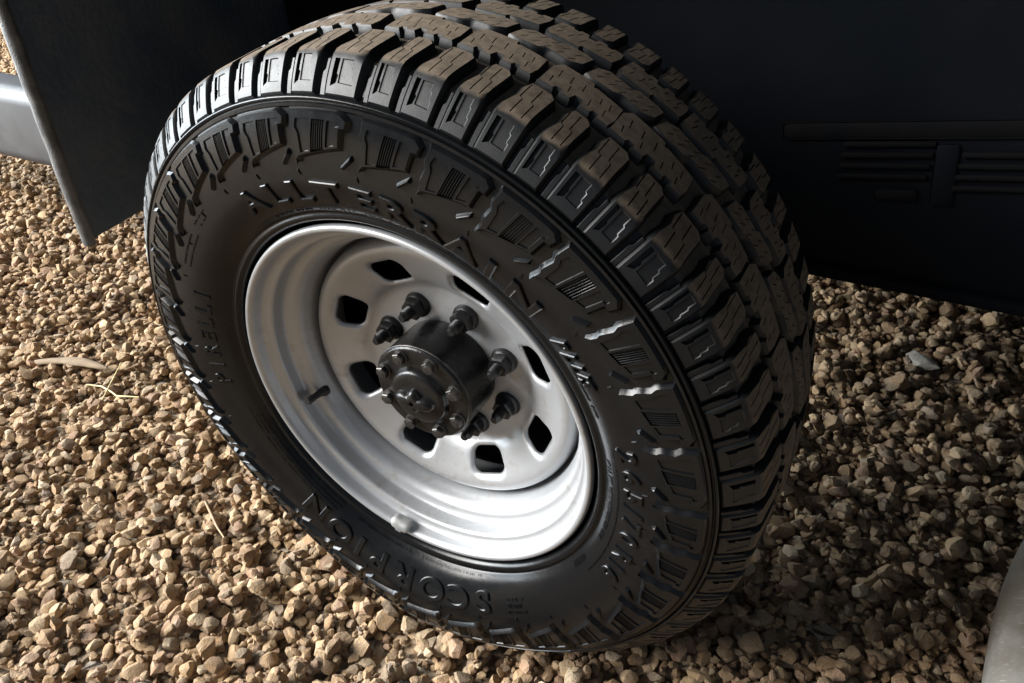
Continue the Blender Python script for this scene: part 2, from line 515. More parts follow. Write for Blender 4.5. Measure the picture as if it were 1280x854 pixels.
class Plan:
    """a block drawn flat: several prisms with windows, later bent round the tyre"""
    def __init__(s): s.v = []; s.f = []
    def prism(s, outline, top, base, bevel=0.0008, draft=0.0008, holes=(), grid=0.007, step=0.007):
        if poly_area(outline) < 0: outline = outline[::-1]
        out = resample(outline, step)
        ins = offset_poly(out, bevel)
        n = len(ins)
        V2 = [Vector(p) for p in ins]
        E = [(i, (i + 1) % n) for i in range(n)]
        hs = []
        for hd in holes:
            hp, depth = hd[0], hd[1]
            hdraft = hd[2] if len(hd) > 2 else 0.0
            if poly_area(hp) < 0: hp = hp[::-1]
            hp = resample(hp, step)
            k = len(V2)
            V2 += [Vector(p) for p in hp]
            E += [(k + i, k + (i + 1) % len(hp)) for i in range(len(hp))]
            hs.append((hp, depth, k, offset_poly(hp, hdraft) if hdraft else hp))
        xs = [p[0] for p in ins]; ys = [p[1] for p in ins]
        if grid:
            gx = np.arange(min(xs) + grid * .5, max(xs), grid); gy = np.arange(min(ys) + grid * .5, max(ys), grid)
            small = offset_poly(out, bevel + 0.0016)
            for x in gx:
                for y in gy:
                    if in_poly((x, y), small): V2.append(Vector((x, y)))
        r = delaunay_2d_cdt(V2, E, [], 0, 1e-7)
        rv, rf, orig = r[0], r[2], r[3]
        new = {}
        for i, ol in enumerate(orig):
            for q in ol: new[q] = i
        base0 = len(s.v)
        s.v += [(p[0], p[1], top) for p in rv]
        low = {}
        for f3 in rf:
            c = ((rv[f3[0]][0] + rv[f3[1]][0] + rv[f3[2]][0]) / 3, (rv[f3[0]][1] + rv[f3[1]][1] + rv[f3[2]][1]) / 3)
            if not in_poly(c, ins): continue
            hole = None
            for hi, (hp, depth, k, hb) in enumerate(hs):
                if in_poly(c, hp): hole = hi; break
            if hole is None:
                s.f.append(tuple(base0 + i for i in f3))
            else:
                idx = []
                for i in f3:
                    if (hole, i) not in low:
                        low[(hole, i)] = len(s.v)
                        bx, by = rv[i][0], rv[i][1]
                        hp, depth, k, hb = hs[hole]
                        for oi in orig[i]:
                            if k <= oi < k + len(hp): bx, by = hb[oi - k]
                        s.v.append((bx, by, top - (depth(bx, by) if callable(depth) else depth)))
                    idx.append(low[(hole, i)])
                s.f.append(tuple(idx))
        for hi, (hp, depth, k, hb) in enumerate(hs):
            for i in range(len(hp)):
                a, b = new[k + i], new[k + (i + 1) % len(hp)]
                if (hi, a) in low and (hi, b) in low:
                    s.f.append((base0 + b, base0 + a, low[(hi, a)], low[(hi, b)]))
        # chamfer and walls
        k1 = len(s.v); s.v += [(p[0], p[1], top - bevel) for p in out]
        wide = offset_poly(out, -draft)
        k2 = len(s.v); s.v += [(p[0], p[1], base) for p in wide]
        for i in range(n):
            j = (i + 1) % n
            a, b = base0 + new[i], base0 + new[j]
            s.f.append((a, k1 + i, k1 + j, b))
            s.f.append((k1 + i, k2 + i, k2 + j, k1 + j))
    def bend(s, name, theta0, uscale, mat, parent, loc=(0, 0, 0), flip=False, smooth=38):
        """place at theta0 (degrees); u runs towards falling theta"""
        A = np.array(s.v)
        th = RAD(theta0) - A[:, 0] / UR * uscale
        sv = A[:, 1]
        if flip: 
            sv = ARC[-1] - sv
        P = surf(th, sv, A[:, 2])
        fc = s.f if flip else [f[::-1] for f in s.f]
        me = mesh(name, P, fc, smooth)
        return link(name, me, mat, parent, loc)

def deg(u): return RAD(u) * UR

# the variable pitch of the tread, read round the tyre
PITCH = [173.95, 163.2, 152.25, 141.33, 128.72, 118.08, 106.64, 94.27, 84.74, 74.0, 63.4, 51.0, 38.6, 27.8, 16.8, 5.2, -7.3, -18.6]
_n = 13
PITCH += [-18.6 - (143.5 - 0.0) * (k + 1) / _n for k in range(_n)]       # down to -162.1
PITCH += [-173.16]
NP = len(PITCH)
PLEN = [(PITCH[i] - PITCH[(i + 1) % NP]) % 360 for i in range(NP)]
P0 = 10.95                       # the pitch the plans are drawn at

def slit(a, b, w=0.0009, jog=None):
    """a narrow sipe from a to b (u, s), with an optional zigzag in the middle"""
    a = np.array(a); b = np.array(b)
    if jog is None:
        pts = [a, b]
    else:
        m = (a + b) / 2; d = (b - a) / np.linalg.norm(b - a); q = np.array([-d[1], d[0]])
        pts = [a, m - d * 0.001 - q * jog * 0.5 * 0, m + d * 0.001 + q * jog, b + q * jog]
    L, Rr = [], []
    for i, p in enumerate(pts):
        d = pts[min(i + 1, len(pts) - 1)] - pts[max(i - 1, 0)]
        d = d / np.linalg.norm(d); q = np.array([-d[1], d[0]]) * w / 2
        L.append(tuple(p + q)); Rr.append(tuple(p - q))
    return L + Rr[::-1]

SR = s_of_r
SRING = SR(0.3478)
SEDGE = SR(0.3750)
def lug_plan(u0, u1, long, rng):
    p = Plan()
    send = s_of_d(-0.0495)
    w = u1 - u0
    so = SEDGE + (0.004 if long else -0.0005)
    smid = s_of_d(-0.026)
    # outline follows the lug from the moulded ring over the shoulder and across the tread
    o = [(u0, SRING), (u1, SRING), (u1, SEDGE), (u1 - 0.0008, s_of_d(-0.018)), (u1 - 0.0005, send - 0.006), (u1 - 0.006, send),
         (u0 + 0.004, send), (u0 + 0.001, send - 0.012), (u0 + 0.0025, smid), (u0, s_of_d(-0.010)), (u0, SEDGE)]
    a, b = u0 + 0.16 * w, u0 + 0.76 * w
    s1, s2 = SR(0.3525), SEDGE - (0.0035 if long else 0.0010)
    z = 0.06 * w
    win = [(a, s1), (b + z, s1 + (s2 - s1) * 0.18), (b + z, s1 + (s2 - s1) * 0.42), (b, s1 + (s2 - s1) * 0.47), (b, s1 + (s2 - s1) * 0.70), (b - z, s1 + (s2 - s1) * 0.75), (b - z, s2), (a, s2)]
    cut = a + 0.20 * w
    slot = [(a, s1 + 0.002), (cut - 0.001, s1 + 0.005), (cut, s1 + (s2 - s1) * 0.45), (cut - 0.0015, s1 + (s2 - s1) * 0.5), (cut - 0.0015, s2), (a, s2)]
    win = [(cut + 0.0006, s1 + 0.005)] + win[1:-1] + [(cut + 0.0002, s2)]
    holes = [(slot, 0.0036, 0.0003), (win, 0.0008, 0.0008)]
    q1 = SEDGE + 0.0035
    for fx in (0.34, 0.68):
        x = u0 + fx * w
        holes.append((slit((x + 0.0012, q1), (x - 0.0022 + 0.001, send - 0.004), 0.0010, 0.0030), 0.004))
    p.prism(o, 0.0, -0.0100, 0.0019, 0.0026, holes)
    # low step standing in the gap before the lug
    p.prism([(u0 - 0.0050, SRING), (u0 - 0.0002, SRING), (u0 - 0.0002, SR(0.3725)), (u0 - 0.0030, SR(0.3725)), (u0 - 0.0032, SR(0.3655)), (u0 - 0.0050, SR(0.3635))], -0.0016, -0.010, 0.0005, 0.0003)
    return p

def row2_plan():
    p = Plan()
    n0, f0 = s_of_d(-0.0560), s_of_d(-0.0950)
    f1 = s_of_d(-0.0880)
    D = deg
    o = [(D(-5.2), n0), (D(-3.05), n0), (D(-2.85), n0 + 0.004), (D(-2.35), n0 + 0.004), (D(-2.15), n0), (D(-0.75), n0), (D(-0.5), n0 + 0.0075), (D(0.3), n0 + 0.0075), (D(0.55), n0),
         (D(2.0), n0), (D(2.2), n0 + 0.004), (D(2.7), n0 + 0.004), (D(2.9), n0), (D(4.6), n0), (D(4.85), n0 + 0.012), (D(4.55), f1), (D(0.6), f1 + 0.003), (D(0.2), f0 - 0.005), (D(0.0), f0), (D(-4.6), f0), (D(-5.4), f0 - 0.010)]
    holes = []
    for k, uu in enumerate((-4.0, -1.55, 1.25, 3.3)):
        holes.append((slit((D(uu), n0 + 0.0065), (D(uu - 0.25), n0 + 0.0155), 0.0009), 0.004))
    for k, uu in enumerate((-4.2, -2.6, -0.9, 1.6, 2.9)):
        holes.append((slit((D(uu + 0.5), n0 + 0.0175), (D(uu + 0.2), n0 + 0.026 if uu > 0 else n0 + 0.029), 0.0009), 0.004))
    p.prism(o, 0.0, -0.0100, 0.0012, 0.0016, holes)
    return p

def centre_plan():
    p = Plan()
    a, b = s_of_d(-0.0992), s_of_d(2 * MID + 0.0992)
    m = (a + b) / 2
    D = deg
    o = [(D(-5.1), a + 0.002), (D(-3.9), a - 0.001), (D(-1.0), a), (D(-0.3), a + 0.005), (D(3.2), a + 0.003), (D(4.6), a + 0.010),
         (D(5.0), b - 0.002), (D(3.8), b + 0.001), (D(0.9), b), (D(0.2), b - 0.005), (D(-3.3), b - 0.003), (D(-4.7), b - 0.010)]
    holes = []
    for k, uu in enumerate((-3.6, -2.0, -0.4, 1.2, 2.9)):
        holes.append((slit((D(uu - 0.2), a + 0.0062), (D(uu + 0.45), a + 0.0125), 0.0009), 0.004))
        holes.append((slit((D(uu + 0.0), b - 0.0128), (D(uu + 0.65), b - 0.0068), 0.0009), 0.004))
    p.prism(o, 0.0, -0.0100, 0.0012, 0.0016, holes)
    return p

def bars_plan():
    """sidewall block: stepped leading edge, raised frame, ribbed window"""
    p = Plan()
    D = lambda a: RAD(a) * UR
    top = 0.0042
    o = [(D(-0.08), SR(0.3372)), (D(-0.55), SR(0.3228)), (D(-0.15), SR(0.3178)), (D(-0.70), SR(0.3062)), (D(-0.45), SR(0.3028)), (D(-0.95), SR(0.2925)),
         (D(0.3), SR(0.2985)), (D(8.1), SR(0.3085)), (D(8.5), SR(0.3235)), (D(9.35), SR(0.3240)), (D(9.75), SR(0.3318)), (D(8.6), SR(0.3372))]
    win = [(D(2.75), SR(0.3035)), (D(5.3), SR(0.3068)), (D(6.0), SR(0.3300)), (D(3.85), SR(0.3300))]
    pad1 = [(D(0.75), SR(0.3025)), (D(2.45), SR(0.3045)), (D(3.45), SR(0.3300)), (D(0.95), SR(0.3300)), (D(0.55), SR(0.3235)), (D(0.95), SR(0.3180))]
    pad2 = [(D(5.65), SR(0.3085)), (D(7.2), SR(0.3110)), (D(7.7), SR(0.3255)), (D(8.3), SR(0.3265)), (D(8.3), SR(0.3300)), (D(6.4), SR(0.3300))]
    p.prism(o, top, -0.001, 0.0019, 0.0024, [(win, 0.0040, 0.0005), (pad1, 0.0013, 0.0006), (pad2, 0.0013, 0.0006)])
    for k in range(6):
        f = (k + 0.6) / 6.0
        ua, ub = 2.75 + (5.3 - 2.75) * f, 3.85 + (6.0 - 3.85) * f
        sa, sb = SR(0.3045 + 0.003 * f), SR(0.3293)
        w = 0.00065
        p.prism([(D(ua) - w, sa), (D(ua) + w, sa), (D(ub) + w, sb), (D(ub) - w, sb)], top - 0.0008, -0.0005, 0.0003, 0.0003, grid=None, step=0.01)
    return p

def diamond_plan():
    p = Plan()
    D = lambda a: RAD(a) * UR
    o = [(D(-1.15), SR(0.2945)), (D(-0.95), SR(0.2915)), (D(1.15), SR(0.3005)), (D(0.95), SR(0.3040))]
    p.prism(o, 0.0036, -0.001, 0.0014, 0.0012, grid=None)
    # a small moulded tick beside it
    p.prism([(D(1.5), SR(0.2815)), (D(1.62), SR(0.2815)), (D(1.45), SR(0.2865)), (D(1.33), SR(0.2865))], 0.0012, -0.001, 0.0003, 0.0002, grid=None)
    return p

def build_blocks():
    rng = random.Random(5)
    A = lug_plan(deg(0.0), deg(3.62), False, rng)
    B = lug_plan(deg(5.05), deg(9.50), True, rng)
    R2 = row2_plan(); CE = centre_plan(); SB = bars_plan(); DI = diamond_plan()
    for i in range(NP):
        t = PITCH[i]; k = PLEN[i] / P0
        for q in (A, B): q.bend("shoulder_block", t, k, M_TREAD, tyre)
        R2.bend("tread_block", t - 0.05 * k, k * 1.025, M_TREAD, tyre)
        CE.bend("tread_block", t - 3.2 * k, k * 1.035, M_TREAD, tyre)
        SB.bend("sidewall_block", t, min(k, 1.08) if k > 1 else k, M_RUB, tyre)
        DI.bend("marker_block", t + 3.35, 1.0, M_RUB, tyre)
    # far half, turned round so the pattern runs the other way
    for i in range(NP):
        t = PITCH[i] - 4.0; k = PLEN[i] / P0
        for q in (A, B): q.bend("shoulder_block", t, k, M_TREAD, tyre, flip=True)
        R2.bend("tread_block", t - 1.5 * k, k, M_TREAD, tyre, flip=True)
build_blocks()

# ---- lettering moulded into the sidewall
def glyph(ch, size, depth, weight, shear=0.0):
    cu = bpy.data.curves.new("glyph", 'FONT')
    cu.body = ch; cu.size = size; cu.extrude = depth / 2
    cu.offset = weight; cu.bevel_depth = 0.0008; cu.bevel_resolution = 0
    cu.shear = shear
    cu.resolution_u = 5
    cu.align_x = 'CENTER'
    ob = bpy.data.objects.new("glyph", cu)
    COL.objects.link(ob)
    dg = bpy.context.evaluated_depsgraph_get()
    dg.update()
    me = ob.evaluated_get(dg).to_mesh()
    V = np.array([v.co[:] for v in me.vertices]); F = [tuple(p.vertices) for p in me.polygons]
    ob.evaluated_get(dg).to_mesh_clear()
    bpy.data.objects.remove(ob); bpy.data.curves.remove(cu)
    return V, F

def word(name, chars, r0, r1, depth, weight, width=1.0, shear=0.0, parent=tyre):
    """chars: list of (letter, theta in degrees); letters stand with their tops outwards"""
    VV, FF = [], []
    o = 0
    for ch, t in chars:
        V, F = glyph(ch, (r1 - r0) / 0.73, depth, weight, shear)
        if len(V) == 0: continue
        rr = r0 + V[:, 1]
        th = RAD(t) - V[:, 0] * width / ((r0 + r1) / 2)
        s = np.interp(rr, PROF[:IMID, 0], ARC[:IMID])
        P = surf(th, s, V[:, 2] + depth * 0.32)
        VV.append(P); FF += [tuple(o + i for i in f[::-1]) for f in F]; o += len(V)
    me = mesh(name, np.concatenate(VV), FF, 30)
    # make the faces look outwards
    bm = bmesh.new(); bm.from_mesh(me); bmesh.ops.recalc_face_normals(bm, faces=bm.faces); bm.to_mesh(me); bm.free()
    return link(name, me, M_RUB, parent)

def spread(text, a, b):
    n = len(text)
    return [(c, a + (b - a) * i / (n - 1)) for i, c in enumerate(text)]

L1 = word("lettering", [("A", 206.5), ("L", 198.5), ("L", 191.5), ("T", 184), ("E", 176), ("R", 169), ("R", 162), ("A", 154.5), ("I", 148.2), ("N", 140.5)], 0.2545, 0.2765, 0.0023, 0.0004, 1.50)
L1["label"] = "raised lettering ALLTERRAIN along the upper sidewall"
L2 = word("lettering", [("S", 20.5), ("C", 12.5), ("O", 4.0), ("R", -5.0), ("P", -13.8), ("I", -20.8), ("O", -28.0), ("N", -37.5)], 0.2540, 0.2785, 0.0022, 0.0004, 1.40)
L2["label"] = "raised lettering SCORPION along the lower sidewall"
L3 = word("lettering", [("2", 104.2), ("6", 99.2), ("5", 94.2), ("/", 90.0), ("7", 86.0), ("0", 81.5), ("R", 75.6), ("1", 71.6), ("6", 68.0)], 0.2625, 0.2815, 0.0017, 0.0003, 1.12, 0.0)
L3["label"] = "raised tyre size 265/70 R16"
L4 = word("lettering", spread("PLUS", 130.5, 121.5), 0.2555, 0.2695, 0.0026, 0.0002, 1.0, 0.45)
L4["label"] = "slanted raised lettering PLUS"
L5 = word("lettering", spread("PIRELLI", -84, -112), 0.2560, 0.2740, 0.0011, 0.0003, 1.2)
L5["label"] = "faint raised lettering PIRELLI"

# rows of tiny moulded marks, too small to read
def fine_rows(ranges):
    rng = random.Random(3)
    VV, FF = [], []
    for t0, t1, r, hgt, fill in ranges:
        t = t0
        while t > t1:
            w = rng.uniform(0.0006, 0.0016)
            if rng.random() < fill:
                a = RAD(t); b = a - w / r
                r0, r1 = r - hgt / 2 * rng.uniform(0.5, 1), r + hgt / 2 * rng.uniform(0.5, 1)
                k = len(VV)
                for (q, hh) in ((-0.0003, 0), (0.0009, 1)):
                    for tt, rr in ((a, r0), (b, r0), (b, r1), (a, r1)):
                        VV.append(surf(np.array(tt), np.array(SR(rr)), np.array(q)))
                FF += [(k + 4, k + 5, k + 6, k + 7), (k, k + 1, k + 5, k + 4), (k + 1, k + 2, k + 6, k + 5), (k + 2, k + 3, k + 7, k + 6), (k + 3, k, k + 4, k + 7)]
            t -= math.degrees((w + rng.uniform(0.0007, 0.0016)) / r)
    me = mesh("moulded_fine_print", VV, FF)
    bm = bmesh.new(); bm.from_mesh(me); bmesh.ops.recalc_face_normals(bm, faces=bm.faces); bm.to_mesh(me); bm.free()
    o = link("moulded_fine_print", me, M_RUB, tyre)
    o["kind"] = "stuff"
fine_rows([(-32, -68, 0.2385, 0.0026, .8), (-32, -70, 0.2430, 0.0026, .8), (-33, -71, 0.2475, 0.0026, .75), (-34, -74, 0.2520, 0.0026, .7),
           (20, -26, 0.2405, 0.0026, .75), (206, 160, 0.2425, 0.0020, .6), (158, 130, 0.2410, 0.0026, .7),
           (124, 112, 0.2490, 0.0045, .85), (100, 74, 0.2450, 0.0052, .8), (104, 62, 0.2545, 0.0018, .9),
           (66, 58, 0.2435, 0.006, .7), (33, 28, 0.267, 0.006, .8), (34, 27, 0.2745, 0.005, .6), (34, 28, 0.2600, 0.004, .5),
           (-120, -131, 0.2790, 0.0022, .8), (-120, -130, 0.2860, 0.0022, .8), (-133, -139, 0.2870, 0.002, .7), (-134, -138, 0.2810, 0.002, .6)])

# ------------------------------------------------------------------ the wheel: steel rim
def lathe(prof, n=192, closed=False):
    P = np.array(prof)
    th = np.linspace(0, 2 * np.pi, n, endpoint=False)
    V = np.stack([np.outer(np.sin(th), P[:, 0]), np.broadcast_to(-P[:, 1], (n, len(P))), -np.outer(np.cos(th), P[:, 0])], -1).reshape(-1, 3)
    m = len(P); F = []
    for i in range(n):
        a, b = i * m, ((i + 1) % n) * m
        for j in range(m if closed else m - 1):
            k = (j + 1) % m
            F.append((a + j, b + j, b + k, a + k))
    return V, F

def build_rim():
    front = spline([(0.2130, -0.016), (0.2165, -0.0095), (0.2205, -0.0045), (0.2218, -0.0005), (0.2205, 0.0030), (0.2180, 0.0040), (0.2152, 0.0030), (0.2128, -0.0005),
                    (0.2115, -0.0065), (0.2100, -0.0115), (0.2062, -0.0148), (0.2022, -0.0165), (0.2002, -0.0192), (0.1998, -0.0240), (0.1995, -0.0320), (0.1982, -0.0362),
                    (0.1945, -0.0392), (0.1890, -0.0420), (0.1845, -0.0480), (0.1820, -0.0560), (0.1795, -0.0660), (0.1785, -0.0800), (0.1780, -0.1100), (0.1790, -0.1400), (0.1900, -0.1520),
                    (0.1985, -0.1650), (0.2010, -0.1950), (0.2060, -0.2080), (0.2120, -0.2200), (0.2200, -0.2260), (0.2140, -0.2120)], 5)
    V, F = lathe(front, 224)
    me = mesh("rim", V, F, 50)
    rim = link("rim", me, M_RIM, wheel, C0)
    so = rim.modifiers.new("thickness", 'SOLIDIFY'); so.thickness = 0.0025; so.offset = -1
    # the dished disc with eight windows
    dp = np.array([(0.040, -0.0895), (0.102, -0.0895), (0.1075, -0.0885), (0.1125, -0.0850), (0.1175, -0.0805), (0.124, -0.0765), (0.133, -0.0720), (0.144, -0.0668), (0.153, -0.0625),
                   (0.160, -0.0602), (0.1655, -0.0602), (0.1695, -0.0625), (0.1722, -0.0665), (0.1738, -0.0720), (0.1745, -0.0800), (0.1775, -0.0900)])
    ds = np.array(spline(dp, 4))
    slots = []
    for k in range(8):
        a = RAD(22.5 + 45 * k)
        er = np.array([math.sin(a), -math.cos(a)]); et = np.array([math.cos(a), math.sin(a)])
        def rrect(hr, hti, hto, rad, r0=0.1325, n=6):
            pts = []
            for cr, ct, a0 in ((hr, hto, 0), (-hr, hti, 90), (-hr, -hti, 180), (hr, -hto, 270)):
                sr = cr - math.copysign(rad, cr); st = ct - math.copysign(rad, ct)
                for q in range(n + 1):
                    # corners in order (+r,+t) (-r,+t) (-r,-t) (+r,-t)
                    ang = {0: (0, 1), 90: (1, 2), 180: (2, 3), 270: (3, 4)}[a0]
                    f = RAD(90) * (q / n)
                    if a0 == 0: e = (math.cos(f), math.sin(f)); e = (e[0], e[1])
                    elif a0 == 90: e = (-math.sin(f), math.cos(f))
                    elif a0 == 180: e = (-math.cos(f), -math.sin(f))
                    else: e = (math.sin(f), -math.cos(f))
                    if a0 == 0: e = (math.cos(f), math.sin(f))
                    pts.append(tuple(er * (r0 + sr + rad * e[0]) + et * (st + rad * e[1])))
            return pts
        slots.append((rrect(0.0152, 0.0212, 0.0228, 0.0105), rrect(0.0166, 0.0226, 0.0242, 0.0118), rrect(0.0186, 0.0246, 0.0262, 0.0136), rrect(0.0212, 0.0272, 0.0288, 0.016)))
    V2, E = [], []
    def loop(p):
        k = len(V2); V2.extend([Vector(q) for q in p]); E.extend([(k + i, k + (i + 1) % len(p)) for i in range(len(p))])
    N = 144
    for r in ds[:, 0]:
        if 0.106 < r < 0.158 : continue
        loop([(r * math.sin(2 * math.pi * i / N), -r * math.cos(2 * math.pi * i / N)) for i in range(N)])
    for s4 in slots:
        for p in s4: loop(p)
    outer = [s[3] for s in slots]
    for r in np.arange(0.108, 0.158, 0.0045):
        n = int(2 * math.pi * r / 0.006)
        for i in range(n):
            q = (r * math.sin(2 * math.pi * i / n), -r * math.cos(2 * math.pi * i / n))
            if not any(math.hypot(q[0] - np.mean([p[0] for p in o]), q[1] - np.mean([p[1] for p in o])) < 0.036 and in_poly(q, o) for o in outer): V2.append(Vector(q))
    rv, _, rf = delaunay_2d_cdt(V2, E, [], 0, 1e-6)[:3]
    rr = np.array([math.hypot(p[0], p[1]) for p in rv])
    dd = np.interp(rr, ds[:, 0], ds[:, 1])
    XY = np.array([(p[0], p[1]) for p in rv])
    # dent of the pressed windows
    for s4 in slots:
        for lev, dep in ((0, 0.0052), (1, 0.0030), (2, 0.0008)):
            for p in s4[lev]:
                i = np.argmin(((XY - np.array(p)) ** 2).sum(1)); dd[i] -= dep
    V = [(p[0], -d, p[1]) for p, d in zip(XY, dd)]
    F = []
    inner = [(s[0], np.mean(np.array(s[0]), 0)) for s in slots]
    for f3 in rf:
        c = XY[list(f3)].mean(0); r = math.hypot(*c)
        if r < 0.0405 or r > 0.1776: continue
        if any(np.hypot(*(c - ce)) < 0.03 and in_poly(c, p) for p, ce in inner): continue
        F.append(tuple(f3))
    me = mesh("wheel_disc", V, F, 50)
    bm = bmesh.new(); bm.from_mesh(me)
    bmesh.ops.delete(bm, geom=[v for v in bm.verts if not v.link_faces], context='VERTS')
    for f in bm.faces: f.normal_update()
    bad = [f for f in bm.faces if f.normal.y > 0]
    bmesh.ops.reverse_faces(bm, faces=bad)
    bm.to_mesh(me); bm.free()
    disc = link("wheel_disc", me, M_RIM, rim)
    disc["label"] = "dished silver disc with eight rounded windows"
    so = disc.modifiers.new("thickness", 'SOLIDIFY'); so.thickness = 0.0042; so.offset = -1
    return rim
rim = build_rim()

def polar(theta, r, d): return np.array([r * math.sin(RAD(theta)), -d, -r * math.cos(RAD(theta))])

# ---- revolved little parts along a local axis
def lathe_z(prof, n=24):
    P = np.array(prof, float)
    V, F = [], []
    m = len(P)
    for i in range(n):
        a = 2 * math.pi * i / n
        for r, z in P: V.append((r * math.cos(a), r * math.sin(a), z))
    for i in range(n):
        a, b = i * m, ((i + 1) % n) * m
        for j in range(m - 1): F.append((a + j, b + j, b + j + 1, a + j + 1))
    V.append((0, 0, P[0][1])); V.append((0, 0, P[-1][1]))
    o = len(V) - 2
    for i in range(n):
        a, b = i * m, ((i + 1) % n) * m
        if P[0][0] > 1e-6: F.append((o, b, a))
        if P[-1][0] > 1e-6: F.append((o + 1, a + m - 1, b + m - 1))
    return V, F
def hexpost(r, z0, z1, ch):
    """hexagonal head with chamfered top"""
    V, F = [], []
    rings = [(r, z0), (r, z1 - ch), (r * 0.87, z1)]
    n = 24
    for rr, z in rings:
        for i in range(n):
            a = 2 * math.pi * i / n
            q = (a + math.pi / 6) % (math.pi / 3) - math.pi / 6
            rad = rr * math.cos(math.pi / 6) / math.cos(q)
            if z > z1 - ch + 1e-6: rad = min(rad, rr * 0.98 * 1.0)
            V.append((rad * math.cos(a), rad * math.sin(a), z))
    for k in range(2):
        for i in range(n):
            j = (i + 1) % n
            F.append((k * n + i, k * n + j, (k + 1) * n + j, (k + 1) * n + i))
    V.append((0, 0, z1)); c = len(V) - 1
    for i in range(n): F.append((2 * n + i, 2 * n + (i + 1) % n, c))
    return V, F
def join(parts):
    V, F = [], []
    for v, f in parts:
        o = len(V); V += list(v); F += [tuple(i + o for i in q) for q in f]
    return V, F
AX = Matrix.Rotation(RAD(90), 4, 'X')       # local z -> world -y (outwards)
def place(o, theta, r, d, spin=0.0, tilt=None):
    p = polar(theta, r, d)
    o.matrix_local = Matrix.Translation(p) @ AX @ Matrix.Rotation(RAD(spin), 4, 'Z')

def build_hub():
    hp = spline([(0.0560, -0.0895), (0.0605, -0.0885), (0.0618, -0.0860), (0.0616, -0.0600), (0.0614, -0.0365), (0.0608, -0.0335), (0.0590, -0.0318), (0.0560, -0.0312)], 4)
    hp = [tuple(p) for p in hp] + [(0.0475, -0.0311), (0.0400, -0.0311), (0.0372, -0.0305)] 
    hp += [tuple(p) for p in spline([(0.0362, -0.0285), (0.0352, -0.0255), (0.0335, -0.0232), (0.0300, -0.0215), (0.0240, -0.0206), (0.0170, -0.0203), (0.0100, -0.0203), (0.0001, -0.0203)], 3)]
    V, F = lathe(hp, 96)
    hub = link("hub", mesh("hub", V, F, 40), M_HUB, wheel, C0)
    # a narrow bright seam where the flange meets the barrel
    V, F = lathe([(0.0619, -0.0372), (0.0624, -0.0366), (0.0624, -0.0352), (0.0616, -0.0346)], 96)
    link("flange_seam", mesh("flange_seam", V, F, 40), M_BOLT, hub)
    # cast cross with a dimple in the middle of the cap
    bm = bmesh.new()
    n = 72
    rings = []
    for lev, (k, z) in enumerate(((1.0, -0.0210), (0.97, -0.0175), (0.88, -0.0140), (0.66, -0.0118), (0.36, -0.0108), (0.24, -0.0112), (0.18, -0.0165), (0.0, -0.0170))):
        ring = []
        for i in range(n):
            a = 2 * math.pi * i / n
            lobe = 0.0115 + 0.0140 * max(0.0, math.cos(2 * (a - RAD(88)))) ** 1.6 + 0.0045 * max(0, math.cos(2 * (a - RAD(178)))) ** 2
            rr = (lobe if lev < 4 else 0.0125) * k
            ring.append(bm.verts.new((rr * math.sin(a), -z, -rr * math.cos(a))))
        rings.append(ring)
    for a, b in zip(rings[:-1], rings[1:]):
        for i in range(n): bm.faces.new((a[i], a[(i + 1) % n], b[(i + 1) % n], b[i]))
    bmesh.ops.remove_doubles(bm, verts=bm.verts, dist=1e-6)
    bmesh.ops.recalc_face_normals(bm, faces=bm.faces)
    me = bpy.data.meshes.new("cap_boss"); bm.to_mesh(me); bm.free()
    me.shade_smooth(); me.set_sharp_from_angle(angle=RAD(50))
    link("cap_boss", me, M_HUB, hub)
    # eight flange bolts
    V, F = join([lathe_z([(0.0086, 0), (0.0086, 0.0014), (0.0076, 0.0018)], 28), hexpost(0.0078, 0.0015, 0.0082, 0.0012), lathe_z([(0.0046, 0.0080), (0.0040, 0.0084), (0.0, 0.0084)], 20)])
    me = mesh("flange_bolt", V, F, 32)
    rng = random.Random(2)
    for k in range(8):
        o = link("flange_bolt", me, M_BOLT, hub)
        place(o, 22.5 + 45 * k, 0.0505, -0.0312, rng.uniform(0, 60))
    # eight lug nuts on their studs
    nut = join([lathe_z([(0.0158, -0.001), (0.0160, 0.0015), (0.0150, 0.0045), (0.0128, 0.0065)], 36), hexpost(0.0132, 0.006, 0.0165, 0.0022)])
    nm = mesh("lug_nut", *nut, 32)
    prof = [(0.0068, 0.012)]
    z = 0.0165
    while z < 0.0275:
        prof += [(0.0068, z), (0.0060, z + 0.0005)]
        z += 0.0010
    prof += [(0.0062, 0.0280), (0.0050, 0.0295), (0.0048, 0.0325), (0.0040, 0.0335)]
    sm = mesh("stud", *lathe_z(prof, 24), 45)
    for k in range(8):
        o = link("lug_nut", nm, M_NUT, wheel)
        p = polar(22.5 + 45 * k, 0.0826, -0.0893)
        o.matrix_local = Matrix.Translation(Vector(p) + Vector(C0)) @ AX @ Matrix.Rotation(RAD(rng.uniform(0, 60)), 4, 'Z')
        link("stud", sm, M_NUT, o)
    # brake drum behind the disc
    V, F = lathe([(0.03, -0.100), (0.120, -0.100), (0.158, -0.104), (0.170, -0.110), (0.1715, -0.140), (0.168, -0.190), (0.05, -0.215), (0.045, -0.60), (0.06, -0.66), (0.13, -0.74), (0.15, -0.84), (0.13, -0.94), (0.06, -1.02), (0.045, -1.1), (0.045, -1.6)], 96)
    link("brake_drum", mesh("brake_drum", V, F, 40), M_DRUM, wheel, C0)
build_hub()

